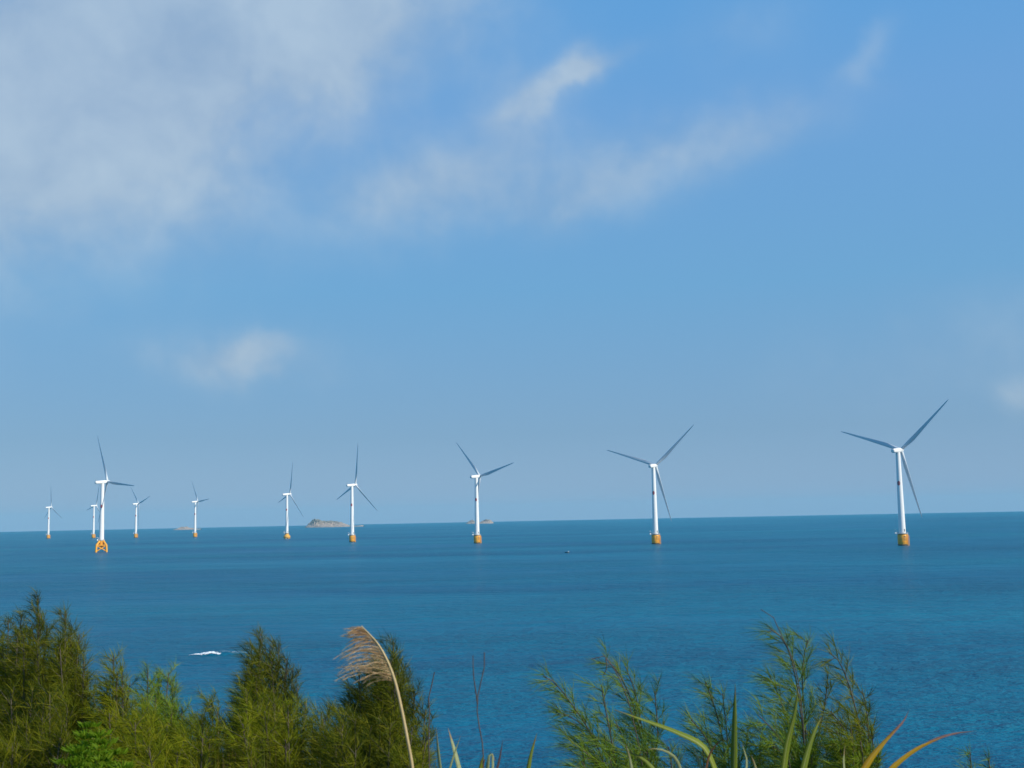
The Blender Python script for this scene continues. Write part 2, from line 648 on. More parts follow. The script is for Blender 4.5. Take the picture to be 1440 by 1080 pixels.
def landing_mesh(r, ztop):
    """two fender tubes with a ladder between them, on the side facing the sun"""
    mb = MB()
    for da in (-0.24, 0.24):
        a = R(-38) + da
        c, s = math.cos(a), math.sin(a)
        mb.tube([(r * c, r * s, ztop), ((r + .9) * c, (r + .9) * s, ztop - 1.2), ((r + .9) * c, (r + .9) * s, -3)], 0.24, 0.24, 8)
    a = R(-38)
    c, s = math.cos(a), math.sin(a)
    for e in (-0.35, 0.35):
        mb.tube([((r + .5) * c - e * s, (r + .5) * s + e * c, ztop + .5), ((r + .5) * c - e * s, (r + .5) * s + e * c, -2)], 0.07, 0.07, 5)
    for k in range(16):
        z = -1.5 + k * (ztop + 1.5) / 16
        mb.tube([((r + .5) * c + .35 * s, (r + .5) * s - .35 * c, z), ((r + .5) * c - .35 * s, (r + .5) * s + .35 * c, z)], 0.04, 0.04, 4)
    return mb.mesh('boat_landing')


def marking_mesh(r, z0, z1):
    """dark block lettering panel on the yellow paint, curved with it"""
    mb = MB()
    bars = [(-14, -8, .15, 1), (-14, 0, .8, 1), (-2, 0, .1, .95), (6, 12, .15, .35), (6, 8, .15, .95), (10, 12, .15, .95), (6, 12, .75, .95)]
    for a0, a1, v0, v1 in bars:
        for t in range(3):
            p, q = R(12 + a0 + (a1 - a0) * t / 3), R(12 + a0 + (a1 - a0) * (t + 1) / 3)
            za, zb = z0 + (z1 - z0) * v0, z0 + (z1 - z0) * v1
            f = lambda a, z: (r * math.sin(a), -r * math.cos(a), z)
            mb.add([f(p, za), f(q, za), f(q, zb), f(p, zb)], [(0, 1, 2, 3)], True)
    return mb.mesh('number_marking')


def growth_mesh(r, z):
    mb = MB()
    n = 36
    lo = [((r + .03) * math.cos(2 * math.pi * j / n), (r + .03) * math.sin(2 * math.pi * j / n), -4) for j in range(n)]
    hi = [((r + .03) * math.cos(2 * math.pi * j / n), (r + .03) * math.sin(2 * math.pi * j / n), z + .35 * hash_noise(j * 1.3, 2.0, 1.0)) for j in range(n)]
    mb.loft([lo, hi], True, False)
    return mb.mesh('tide_growth')


def build_turbines():
    me = dict(tower=tower_mesh(), nacelle=nacelle_mesh(), hub=hub_mesh(), blade=blade_mesh(), sensor=sensor_mesh(),
              emblem=emblem_mesh(), core=emblem_core_mesh(), door=door_mesh())

    def proto(kind):
        root = empty('wind_turbine', (0, 0, 0), 'x', 'wind turbine', 'wind turbines standing in the sea')
        if kind == 'jacket':
            fd = link('foundation', jacket_mesh(), root, M_YELLOW)
            pr, pz = 4.0, 13.9
        elif kind == 'cap':
            fd = link('foundation', pile_cap_mesh(), root, M_CONC)
            pr, pz = 4.5, 10.3
        else:
            fd = link('foundation', monopile_mesh(), root, M_YELLOW)
            link('tide_growth', growth_mesh(4.37, 1.3), fd, M_GROWTH)
            link('number_marking', marking_mesh(4.47, 3.9, 8.6), fd, M_DARK)
            link('boat_landing', landing_mesh(4.4, 9.6), fd, M_YELLOW)
            pr, pz = 4.9, 10.3
        link('platform', platform_mesh(pr, pz), fd, M_STEEL)
        link('railing', railing_mesh(pr, pz), fd, M_STEEL)
        link('davit', davit_mesh(pr, pz), fd, M_WHITE)
        tw = link('tower', me['tower'], root, M_WHITE)
        em = link('emblem', me['emblem'], tw, M_RED)
        link('door', me['door'], tw, M_GREY)
        na = link('nacelle', me['nacelle'], root, M_WHITE)
        link('wind_sensor', me['sensor'], na, M_STEEL)
        link('rotor_hub', me['hub'], root, M_WHITE)
        for k in range(3):
            link('blade', me['blade'], root, M_BLADE)
        return root

    def dup(root):
        r = root.copy()
        C.objects.link(r)
        for ch in list(root.children):
            c = ch.copy()
            C.objects.link(c)
            c.parent = r
            for g in ch.children:
                d = g.copy()
                C.objects.link(d)
                d.parent = c
        return r

    def pose(root, X, Y, head, phase):
        root.location = (X, Y, 0)
        base = Matrix.Translation((0, 0, HUB_H)) @ Matrix.Rotation(-head, 4, 'Z') @ Matrix.Rotation(TILT, 4, 'X')
        hubm = base @ Matrix.Translation((0, OVERHANG, 0))
        k = 0
        face = math.atan2(X, Y)
        for ch in root.children:
            nm = ch.name.split('.')[0]
            if nm == 'nacelle':
                ch.matrix_local = base
            elif nm == 'rotor_hub':
                ch.matrix_local = hubm
            elif nm == 'blade':
                ch.matrix_local = hubm @ Matrix.Rotation(phase + k * 2 * math.pi / 3, 4, 'Y')
                k += 1
            elif nm in ('tower', 'foundation'):
                ch.rotation_euler.z = -face + (0.25 if nm == 'foundation' else 0)

    pm, pc, pj = proto('mono'), proto('cap'), proto('jacket')
    first = {'mono': True, 'cap': True, 'jacket': True}
    src = {'mono': pm, 'cap': pc, 'jacket': pj}
    T = [  # X, Y, heading of the rotor axis, rotor phase, foundation, label
        (343.6, 1054.2, 45.4, 48.7, 'mono', 'largest white wind turbine, nearest the right edge, on a yellow drum foundation'),
        (151.9, 1284.3, 31.0, 48.0, 'mono', 'white wind turbine second from the right, rotor turned almost square to the viewer'),
        (-48.0, 1505.7, 45.4, 76.7, 'mono', 'white wind turbine in front of the small twin-humped islet right of centre'),
        (-242.2, 1766.0, 48.5, 10.0, 'mono', 'white wind turbine in front of the right end of the largest rocky islet'),
        (-435.7, 2267.4, 53.4, 15.5, 'cap', 'white wind turbine on a broad round pile cap, just left of the largest islet'),
        (-766.1, 2841.3, 52.5, 85.7, 'mono', 'distant white wind turbine beside the smallest islet on the left'),
        (-948.7, 2968.9, 47.0, 73.9, 'mono', 'distant white wind turbine just right of the one on yellow splayed legs'),
        (-500.4, 1436.5, 44.9, 96.7, 'jacket', 'tall white wind turbine on a yellow lattice foundation with splayed legs'),
        (-1105.8, 3112.8, 42.8, 18.5, 'mono', 'distant white wind turbine half hidden behind the blade of the one on splayed legs'),
        (-1268.5, 3225.4, 44.2, 0.0, 'mono', 'smallest white wind turbine, farthest to the left on the horizon')]
    for X, Y, hd, ph, kind, lab in T:
        r = src[kind] if first[kind] else dup(src[kind])
        todo = (r, X, Y, R(hd), R(ph))
        if first[kind]:
            keep = todo
            first[kind] = False
        pose(*todo)
        r['label'] = lab


build_turbines()


# ------------------------------------------------------------------ small things on the water
def fishing_boat():
    p = at(797.5, 776.2, 1040)
    root = empty('fishing_boat', (p.x, p.y, 0), 'tiny dark fishing boat alone on the open water', 'boat')
    root.rotation_euler.z = R(160)
    root.scale = (0.8, 0.8, 0.8)
    hull = MB()
    rings = []
    for x, w, zt in ((-2.4, 0.55, 0.75), (-1.6, 0.85, 0.7), (0, 0.95, 0.7), (1.3, 0.75, 0.85), (2.2, 0.3, 1.1), (2.6, 0.04, 1.25)):
        rings.append([(x, -w, zt), (x, -w * .8, 0.15), (x, 0, -0.25), (x, w * .8, 0.15), (x, w, zt), (x, w * .8, zt - .12), (x, -w * .8, zt - .12)])
    hull.loft(rings, False)
    link('hull', hull.mesh('hull'), root, principled('dark_hull', (0.012, 0.03, 0.045), 0.5))
    cab = MB()
    cab.box((-1.9, -.5, .6), (-.9, .5, 1.75), 0.08)
    cab.box((-2.0, -.6, 1.75), (-.7, .6, 1.85), 0.05)
    link('cabin', cab.mesh('cabin'), root, M_WHITE)
    mast = MB()
    mast.tube([(0.3, 0, .5), (0.3, 0, 2.6)], 0.05, 0.03, 6)
    link('mast', mast.mesh('mast'), root, M_DARK)


fishing_boat()


def breaking_wave():
    c = at(291, 913.5, 292)
    root = empty('breaking_wave', (c.x, c.y, 0), 'small breaking wave with a white foam crest on the blue water', 'wave')
    rnd = random.Random(5)
    # the swell that carries the crest: a low ridge of water
    nx, ny, L, D = 70, 16, 15.0, 3.4

    def swell_z(x, y):
        u = (x - 2.8) / (L / 2)
        v = (y - 0.9 * u - 0.3) / D
        return 0.6 * max(0, (1 - u * u) * (1 - v * v)) ** 1.3 * (1 + .25 * hash_noise(u * 8, v * 3, 1)) if abs(u) < 1 and abs(v) < 1 else 0.0

    vs, fs = [], []
    for i in range(nx + 1):
        u = i / nx * 2 - 1
        for j in range(ny + 1):
            v = j / ny * 2 - 1
            x, y = u * L / 2 + 2.8, v * D + 0.9 * u + 0.3
            vs.append((x, y, swell_z(x, y) - 0.02))
    for i in range(nx):
        for j in range(ny):
            q = i * (ny + 1) + j
            fs.append((q, q + ny + 1, q + ny + 2, q + 1))
    me = bpy.data.meshes.new('swell')
    me.from_pydata(vs, [], fs)
    me.polygons.foreach_set('use_smooth', [True] * len(fs))
    link('swell', me, root, M_SEA)
    # foam: lumpy froth tumbling down the front of the ridge
    mb = MB()
    for k in range(480):
        u = rnd.uniform(-1, 1)
        w = max(0.0, 1 - abs(u) ** 1.5) * (0.55 + 0.45 * hash_noise(u * 7, 1.0, 1.0))
        x = u * 3.6 + rnd.gauss(0, .2)
        y = -1.2 + rnd.gauss(0, 0.8) * (0.25 + 0.9 * w) + 0.5 * math.sin(x * 1.3)
        z = swell_z(x, y) + 0.02 + 0.22 * w * rnd.uniform(0, 1)
        r = rnd.uniform(.04, .16) * (0.6 + .7 * w)
        mb.loft([[(x + r * 2.2 * math.sin(t) * math.cos(a), y + r * 1.2 * math.sin(t) * math.sin(a), z + r * .4 * math.cos(t)) for a in
                  [q * math.pi / 3 for q in range(6)]] for t in (0.2, 1.0, 1.9, 2.9)])
    for k in range(60):                                        # thin scraps of foam left behind to the right
        x, y = rnd.uniform(3, 9.5), 1.2 + rnd.gauss(0, .8)
        r = rnd.uniform(.02, .055)
        z = swell_z(x, y) + 0.03
        mb.loft([[(x + r * 3 * math.sin(t) * math.cos(a), y + r * math.sin(t) * math.sin(a), z + r * .4 * math.cos(t)) for a in
                  [q * math.pi / 3 for q in range(6)]] for t in (0.2, 1.0, 1.9, 2.9)])
    link('foam', mb.mesh('foam'), root, principled('sea_foam', (0.78, 0.82, 0.84), 0.9))


breaking_wave()

# ------------------------------------------------------------------ vegetation on the headland
WIND = Vector((-1.0, 0.25, 0.0))


def leaf_material(name, c1, c2, c3, trans=0.20, rough=0.6, scale=3.0):
    """leaf colours differ from leaf to leaf and from shoot to shoot; light shines through"""
    m = bpy.data.materials.new(name)
    m.use_nodes = True
    N = Nodes(m.node_tree)
    b = N.n['Principled BSDF']
    out = N.n['Material Output']
    g = N.new('ShaderNodeNewGeometry')
    tc = N.new('ShaderNodeTexCoord')
    shoot = N.remap(N.noise(tc.outputs['Object'], scale, 2, 0.5), 0.35, 0.65)
    col = N.mix(shoot, c1, c2)
    col = N.mix(N.remap(g.outputs['Random Per Island'], 0.55, 1.0), col, c3)
    N.l.new(col, b.inputs['Base Color'])
    b.inputs['Roughness'].default_value = rough
    b.inputs['Specular IOR Level'].default_value = 0.08
    t = N.new('ShaderNodeBsdfTranslucent')
    N.l.new(N.mix(1.0, col, (1.25, 1.2, 0.6), 'MULTIPLY'), t.inputs[0])
    mx = N.new('ShaderNodeMixShader')
    mx.inputs[0].default_value = trans
    N.l.new(b.outputs[0], mx.inputs[1])
    N.l.new(t.outputs[0], mx.inputs[2])
    N.l.new(mx.outputs[0], out.inputs[0])
    return m


M_NEEDLE = leaf_material('pine_needles', (0.042, 0.080, 0.004), (0.160, 0.190, 0.005), (0.24, 0.225, 0.012))
M_NEEDLE_DARK_SHADE = leaf_material('dark_and_shaded_pine_needles', (0.014, 0.034, 0.003), (0.110, 0.132, 0.005), (0.20, 0.19, 0.010))  # dark bushes; on the low front ones this colour stands in for self-shadow
M_NEEDLE_BLUE = leaf_material('bluish_pine_needles', (0.065, 0.150, 0.028), (0.160, 0.250, 0.010), (0.21, 0.25, 0.02))
M_BRIGHT = leaf_material('bright_leaves', (0.090, 0.180, 0.008), (0.130, 0.230, 0.008), (0.160, 0.23, 0.015), 0.4, 0.5, 9)
M_GRASS = leaf_material('grass_leaf', (0.130, 0.190, 0.030), (0.180, 0.230, 0.040), (0.150, 0.200, 0.030), 0.4, 0.45, 6)
M_GRASS_PALE = leaf_material('pale_grass_leaf', (0.28, 0.34, 0.16), (0.34, 0.38, 0.18), (0.30, 0.34, 0.15), 0.35, 0.5, 6)
M_GRASS_ORANGE = leaf_material('orange_grass_leaf', (0.44, 0.20, 0.025), (0.36, 0.22, 0.02), (0.40, 0.13, 0.03), 0.3, 0.5, 4)
M_GRASS_PURPLE = leaf_material('purple_dry_tip', (0.16, 0.085, 0.09), (0.20, 0.11, 0.09), (0.20, 0.12, 0.10), 0.2, 0.6, 8)
M_DRY = leaf_material('dry_grass', (0.17, 0.115, 0.045), (0.13, 0.065, 0.035), (0.26, 0.20, 0.09), 0.25, 0.7, 5)
M_PLUME = leaf_material('plume_silk', (0.62, 0.42, 0.25), (0.52, 0.33, 0.18), (0.74, 0.56, 0.38), 0.45, 0.7, 8)
M_STRAW = weathered('straw_stem', (0.52, 0.40, 0.20), (0.36, 0.27, 0.12), 12, 0.6)
M_BARK = weathered('grey_bark', (0.075, 0.062, 0.045), (0.13, 0.105, 0.075), 14, 0.85)
M_TWIG = weathered('dead_twig', (0.060, 0.042, 0.036), (0.11, 0.085, 0.065), 20, 0.8)
M_UNDER = leaf_material('undergrowth_leaf', (0.030, 0.040, 0.008), (0.060, 0.062, 0.010), (0.10, 0.085, 0.02), 0.25, 0.6, 1.5)


class Strips:
    """many thin tapering leaf strips in one mesh, built from arrays"""
    def __init__(self, seed):
        self.rng = np.random.default_rng(seed)
        self.parts = []

    def add(self, base, direc, length, width, droop, seg=2):
        """base, direc: (n,3); length, width: (n,); droop: (3,) or (n,3) bend at the tip per unit length"""
        n = len(base)
        if not n:
            return
        direc = direc / np.linalg.norm(direc, axis=1, keepdims=True)
        rnd = self.rng.normal(size=(n, 3))
        side = np.cross(direc, rnd)
        side /= np.linalg.norm(side, axis=1, keepdims=True) + 1e-9
        L = np.asarray(length)[:, None]
        W = np.asarray(width)[:, None]
        dr = np.broadcast_to(np.asarray(droop, float), (n, 3))
        rows = []
        for k in range(seg + 1):
            t = k / seg
            c = base + direc * L * t + dr * L * t * t
            w = W * (1 - 0.55 * t)
            if k == seg:
                rows.append(c[:, None, :])
            else:
                rows.append(np.stack([c - side * w / 2, c + side * w / 2], axis=1))
        self.parts.append((np.concatenate(rows, axis=1).reshape(-1, 3), n, seg))

    def count(self):
        return sum(p[1] for p in self.parts)

    def mesh(self, name):
        vs, loops, starts, totals, off, lo = [], [], [], [], 0, 0
        for v, n, seg in self.parts:
            m = 2 * seg + 1
            b = (np.arange(n) * m + off)[:, None]
            idx, st = [], []
            for k in range(seg - 1):
                idx.append(np.concatenate([b + 2 * k, b + 2 * k + 1, b + 2 * k + 3, b + 2 * k + 2], axis=1))
            tri = np.concatenate([b + 2 * seg - 2, b + 2 * seg - 1, b + 2 * seg], axis=1)
            for q in idx:
                loops.append(q.ravel())
                totals.append(np.full(n, 4))
            loops.append(tri.ravel())
            totals.append(np.full(n, 3))
            vs.append(v)
            off += n * m
        vs = np.concatenate(vs)
        loops = np.concatenate(loops)
        totals = np.concatenate(totals)
        starts = np.concatenate([[0], np.cumsum(totals)[:-1]])
        me = bpy.data.meshes.new(name)
        me.vertices.add(len(vs))
        me.vertices.foreach_set('co', vs.ravel().astype(np.float32))
        me.loops.add(len(loops))
        me.loops.foreach_set('vertex_index', loops.astype(np.int32))
        me.polygons.add(len(totals))
        me.polygons.foreach_set('loop_start', starts.astype(np.int32))
        me.polygons.foreach_set('loop_total', totals.astype(np.int32))
        me.update(calc_edges=True)
        me.validate()
        return me


def smooth_path(pts, n):
    """n points spread evenly along a rounded curve through pts (centripetal Catmull-Rom)"""
    P = [np.array(p, float) for p in pts]
    P = [2 * P[0] - P[1]] + P + [2 * P[-1] - P[-2]]
    fine = []
    for k in range(len(P) - 3):
        a, b, c, d = P[k:k + 4]
        t0 = 0.0
        t1 = t0 + max(1e-6, np.linalg.norm(b - a)) ** 0.5
        t2 = t1 + max(1e-6, np.linalg.norm(c - b)) ** 0.5
        t3 = t2 + max(1e-6, np.linalg.norm(d - c)) ** 0.5
        for t in np.linspace(t1, t2, 24, endpoint=(k == len(P) - 4)):
            A1 = a * (t1 - t) / (t1 - t0) + b * (t - t0) / (t1 - t0)
            A2 = b * (t2 - t) / (t2 - t1) + c * (t - t1) / (t2 - t1)
            A3 = c * (t3 - t) / (t3 - t2) + d * (t - t2) / (t3 - t2)
            B1 = A1 * (t2 - t) / (t2 - t0) + A2 * (t - t0) / (t2 - t0)
            B2 = A2 * (t3 - t) / (t3 - t1) + A3 * (t - t1) / (t3 - t1)
            fine.append(B1 * (t2 - t) / (t2 - t1) + B2 * (t - t1) / (t2 - t1))
    F = np.array(fine)
    s = np.concatenate([[0], np.cumsum(np.linalg.norm(np.diff(F, axis=0), axis=1))])
    q = np.linspace(0, s[-1], n)
    return np.stack([np.interp(q, s, F[:, i]) for i in range(3)], 1)


def needle_shrub(name, label, stems, mat, seed, branch=0.26, step=0.045, needle=0.11, spread=0.75, bare=0.0, every=0.007,
                 width=0.0022, up=0.35, wide=(0.2, 0.85), group='casuarina shrubs on the headland', cat='shrub'):
    """feathery shrub: stems given as world polylines from root to tip; side twigs carry bundles of thin needles"""
    root_p = Vector(stems[0][0])
    root = empty(name, root_p, label, cat, group)
    rng = np.random.default_rng(seed)
    S = Strips(seed)
    wood = MB()
    off = np.array(root_p)
    wind = np.array(WIND)
    for st in stems:
        P = smooth_path([np.array(p) - off for p in st], 40)
        wood.tube(P, 0.010, 0.0025, 5)
        seglen = np.linalg.norm(np.diff(P, axis=0), axis=1)
        L = seglen.sum()
        cum = np.concatenate([[0], np.cumsum(seglen)])
        s = L * bare + 0.05
        ga = rng.uniform(0, 6.28)
        while s < L - 0.01:
            i = min(np.searchsorted(cum, s) - 1, len(seglen) - 1)
            p = P[i] + (P[i + 1] - P[i]) * ((s - cum[i]) / seglen[i])
            t = (P[i + 1] - P[i]) / seglen[i]
            u = s / L
            ga += 2.4 + rng.normal() * 0.5
            a = np.cross(t, [0.3, 0.9, 0.1])
            a /= np.linalg.norm(a)
            b = np.cross(t, a)
            rad = a * math.cos(ga) + b * math.sin(ga)
            bl = branch * min(1.0, 0.30 + 1.9 * (1 - u)) * rng.uniform(0.55, 1.2)
            d = t * rng.uniform(0.55, 1.0) + rad * spread * rng.uniform(0.5, 1.1) + wind * 0.14 + np.array([0, 0, up * 0.4])
            d /= np.linalg.norm(d)
            q = np.linspace(0, 1, 5)[:, None]
            curve = p + d * bl * q + (np.array([0, 0, up]) + wind * 0.22) * bl * 0.5 * q ** 2
            wood.tube(curve, 0.0018, 0.0008, 3, False)
            n = max(5, int(bl / every))
            f = rng.uniform(0.08, 1.0, n)
            k = np.minimum((f * 4).astype(int), 3)
            base = curve[k] + (curve[k + 1] - curve[k]) * (f * 4 - k)[:, None]
            tang = curve[k + 1] - curve[k]
            tang /= np.linalg.norm(tang, axis=1, keepdims=True)
            ang = rng.normal(size=(n, 3))
            ang -= tang * (ang * tang).sum(1, keepdims=True)
            ang /= np.linalg.norm(ang, axis=1, keepdims=True)
            dr = tang + ang * rng.uniform(wide[0], wide[1], (n, 1)) + wind * 0.15
            ln = needle * rng.uniform(0.5, 1.25, n) * (0.65 + 0.35 * min(1, 2 * (1 - u)))
            S.add(base, dr, ln, np.full(n, width), wind * 0.16 + np.array([0, 0, -0.10]))
            s += step * rng.uniform(0.6, 1.4)
        # tuft along the leading shoot
        n = 40
        k = rng.integers(30, 39, n)
        base = P[k] + (P[np.minimum(k + 1, 39)] - P[k]) * rng.uniform(0, 1, (n, 1))
        tg = P[39] - P[30]
        tg /= np.linalg.norm(tg)
        S.add(base, tg + rng.normal(size=(n, 3)) * 0.22, needle * rng.uniform(0.4, 0.8, n), np.full(n, width), wind * 0.15)
    link('branches', wood.mesh('branches'), root, M_BARK)
    link('foliage', S.mesh('foliage'), root, mat)
    return root


def stem_from(root, tips, mids=None, seed=0, sway=0.05):
    """stems that fan out from one root to each tip"""
    rnd = random.Random(seed)
    out = []
    for t in tips:
        t = Vector(t)
        m = root.lerp(t, 0.55)
        m.z += 0.10
        m.x = root.x + (t.x - root.x) * 0.75 + rnd.uniform(-sway, sway)
        m.y += rnd.uniform(-sway, sway)
        out.append([root.copy(), m, t])
    return out


def rooted(px, dist):
    p = at(px, 1080, dist)
    return Vector((p.x, dist, ground_z(p.x, dist) - 0.05))


def bush(label, rx, dist, tips, mat, seed, depth=0.5, extra=6, low=1010, **kw):
    """a dense bush whose shoots reach the given points of the photograph; more shoots fill its body"""
    rnd = random.Random(seed)
    root = rooted(rx, dist)
    pts = []
    for (px, py) in tips:
        pts.append(at(px, py, dist + rnd.uniform(-depth, depth) * 0.6))
    xs = [t[0] for t in tips]
    for k in range(extra):
        px = rnd.uniform(min(xs) - 6, max(xs) + 6)
        # keep filling shoots under the outline made by the tallest ones
        near = min(tips, key=lambda t: abs(t[0] - px))
        py = near[1] + rnd.uniform(18, 95) + abs(near[0] - px) * 0.8
        pts.append(at(px, py, dist + rnd.uniform(-depth, depth)))
    kw = dict(kw, branch=kw['branch'] * rnd.uniform(0.8, 1.25), needle=kw['needle'] * rnd.uniform(0.8, 1.25),
              spread=kw['spread'] * rnd.uniform(0.75, 1.3), up=kw['up'] * rnd.uniform(0.3, 1.4))
    return needle_shrub('casuarina_shrub', label, stem_from(root, pts, seed=seed), mat, seed, **kw)


def photo_stem(pts, dist, droot=0.0, lean=0.0):
    """a stem that passes through points of the photograph (root end first), continued down into the ground"""
    w = [at(px, py, dist + droot * (1 - i / len(pts))) for i, (px, py) in enumerate(pts)]
    d = (w[0] - w[1]).normalized()
    g = Vector((w[0].x + d.x * 0.5, w[0].y, ground_z(w[0].x, w[0].y) - 0.05))
    return [g] + w


DENSE = dict(branch=0.22, step=0.021, needle=0.115, every=0.0022, width=0.0020, spread=0.95, up=0.22, bare=0.36, wide=(0.3, 1.15))
# the dark wall of bushes on the left
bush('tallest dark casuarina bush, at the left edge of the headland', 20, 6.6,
     [(-22, 905), (-8, 880), (12, 872), (30, 863), (54, 842), (44, 880), (66, 880)], M_NEEDLE_DARK_SHADE, 11, extra=16, **DENSE)
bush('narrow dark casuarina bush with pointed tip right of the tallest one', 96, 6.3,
     [(92, 862), (100, 885), (112, 892), (118, 930), (84, 905)], M_NEEDLE_DARK_SHADE, 12, extra=11, **DENSE)
bush('low olive casuarina bush between the pointed bush and the bluish one', 165, 6.0,
     [(160, 922), (150, 958), (133, 972), (183, 960), (172, 950), (140, 995)], M_NEEDLE, 13, extra=13, **DENSE)
bush('bluish green casuarina bush below and left of the breaking wave', 225, 6.4,
     [(208, 942), (222, 955), (237, 946), (243, 960), (200, 975), (256, 995), (262, 1010)], M_NEEDLE_BLUE, 14, extra=12, **DENSE)
bush('small olive casuarina bush with one knobbly tip, beside dry grass', 300, 6.1,
     [(298, 982), (284, 1006), (306, 1001), (276, 1021), (318, 1016)], M_NEEDLE, 15, extra=10, **DENSE)
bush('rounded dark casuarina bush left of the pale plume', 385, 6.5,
     [(366, 890), (354, 915), (380, 908), (392, 906), (404, 925), (412, 940), (346, 945), (418, 965)], M_NEEDLE_DARK_SHADE, 16, extra=16, **DENSE)
bush('yellowish green casuarina bush in front of the rounded dark one', 410, 5.6,
     [(345, 968), (362, 985), (385, 985), (405, 992), (430, 988), (452, 1004), (440, 1015), (372, 1000)], M_NEEDLE, 17, extra=15, **DENSE)
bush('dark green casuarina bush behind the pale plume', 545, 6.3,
     [(553, 902), (540, 925), (530, 948), (505, 948), (515, 965), (567, 955), (582, 975), (490, 985), (598, 1000), (560, 930)], M_NEEDLE_DARK_SHADE, 18, extra=18, **DENSE)
bush('low shaded casuarina bush at the foot of the plume stem', 490, 5.4,
     [(455, 1010), (478, 1000), (500, 1010), (522, 1020), (550, 1016), (580, 1022), (600, 1035)], M_NEEDLE_DARK_SHADE, 19, extra=14, **DENSE)  # self-shadow of the low growth is put into the needle colour
bush('low shaded casuarina bush at the bottom left corner', 30, 5.2,
     [(-10, 985), (15, 972), (45, 980), (70, 975), (95, 995), (60, 1000)], M_NEEDLE_DARK_SHADE, 20, extra=14, **DENSE)  # darker needle colour paints in the shade low in the bush
bush('low shaded casuarina bush between the bright leafy shrub and the dry grass', 240, 5.3,
     [(190, 1016), (212, 1011), (235, 1021), (258, 1031), (285, 1038), (225, 1036)], M_NEEDLE, 21, extra=12, **DENSE)

OPEN = dict(branch=0.22, step=0.034, needle=0.150, every=0.0030, width=0.0021, spread=0.95, up=0.10, bare=0.42)
D = 6.0
needle_shrub('casuarina_shrub', 'open casuarina shrub leaning left, leftmost of the shrubs right of the bare twig',
             [photo_stem([(852, 1085), (830, 1030), (800, 985), (778, 958), (764, 951)], D, 0.2),
              photo_stem([(858, 1085), (840, 1040), (806, 1010), (782, 1000)], D + 0.15, 0.2),
              photo_stem([(866, 1085), (858, 1030), (850, 990), (846, 965)], D - 0.1, 0.2),
              photo_stem([(850, 1090), (828, 1062), (800, 1040)], D - 0.2, 0.2)], M_NEEDLE_BLUE, 31, **OPEN)
needle_shrub('casuarina_shrub', 'forked open casuarina shrub with bare curled tip, behind the long arching leaf',
             [photo_stem([(908, 1085), (900, 1030), (888, 985), (872, 950), (852, 925)], D + 0.3, 0.2),
              photo_stem([(912, 1085), (902, 1020), (892, 970), (880, 938)], D + 0.4, 0.2),
              photo_stem([(918, 1090), (925, 1030), (922, 990), (921, 972)], D + 0.2, 0.2),
              photo_stem([(905, 1090), (880, 1045), (866, 1015)], D + 0.1, 0.2)], M_NEEDLE_BLUE, 32, **OPEN)
needle_shrub('casuarina_shrub', 'thin open casuarina shrub behind the tall upright grass leaf',
             [photo_stem([(1022, 1090), (1014, 1030), (1002, 985), (992, 960)], D + 0.2, 0.2),
              photo_stem([(1026, 1090), (1022, 1030), (1016, 975)], D + 0.4, 0.2),
              photo_stem([(1010, 1090), (994, 1040), (972, 1012)], D, 0.2),
              photo_stem([(1035, 1090), (1050, 1050), (1052, 1020)], D + 0.3, 0.2)], M_NEEDLE_BLUE, 33, **OPEN)
needle_shrub('casuarina_shrub', 'tallest open casuarina shrub on the right, with a bare tip curling left',
             [photo_stem([(1134, 1088), (1128, 1020), (1121, 965), (1109, 915), (1096, 893), (1082, 884)], D, 0.2),
              photo_stem([(1136, 1088), (1132, 1010), (1128, 955), (1132, 915), (1136, 900)], D + 0.25, 0.2),
              photo_stem([(1130, 1090), (1112, 1030), (1098, 985), (1082, 950)], D + 0.1, 0.2),
              photo_stem([(1124, 1092), (1098, 1040), (1066, 1005)], D - 0.1, 0.2),
              photo_stem([(1122, 1092), (1100, 1060), (1074, 1040)], D - 0.2, 0.2)], M_NEEDLE_BLUE, 34, **dict(OPEN, branch=0.27))
needle_shrub('casuarina_shrub', 'branching casuarina shrub at the right end, above the orange leaves',
             [photo_stem([(1216, 1090), (1208, 1020), (1196, 970), (1180, 930), (1166, 918)], D + 0.1, 0.2),
              photo_stem([(1140, 1092), (1152, 1030), (1160, 990), (1164, 955)], D + 0.3, 0.2),
              photo_stem([(1212, 1092), (1190, 1030), (1168, 1000)], D, 0.2),
              photo_stem([(1220, 1092), (1222, 1030), (1216, 985), (1212, 972)], D + 0.3, 0.2),
              photo_stem([(1206, 1095), (1186, 1050), (1176, 1028)], D - 0.2, 0.2),
              photo_stem([(1224, 1095), (1228, 1060), (1226, 1030)], D - 0.1, 0.2),
              photo_stem([(1200, 1095), (1200, 1060), (1196, 1022)], D - 0.3, 0.2),
              photo_stem([(1210, 1095), (1206, 1050), (1202, 1008)], D + 0.1, 0.2),
              photo_stem([(1216, 1095), (1222, 1060), (1220, 1018)], D, 0.2),
              photo_stem([(1196, 1095), (1186, 1060), (1182, 1010)], D + 0.2, 0.2)], M_NEEDLE, 35, **dict(OPEN, branch=0.24))
needle_shrub('casuarina_shrub', 'low casuarina shoot just showing at the bottom right corner',
             [photo_stem([(1368, 1110), (1366, 1085), (1364, 1058)], D - 0.2, 0.1),
              photo_stem([(1395, 1110), (1393, 1090), (1390, 1066)], D, 0.1)], M_NEEDLE_BLUE, 36, **dict(OPEN, branch=0.10))
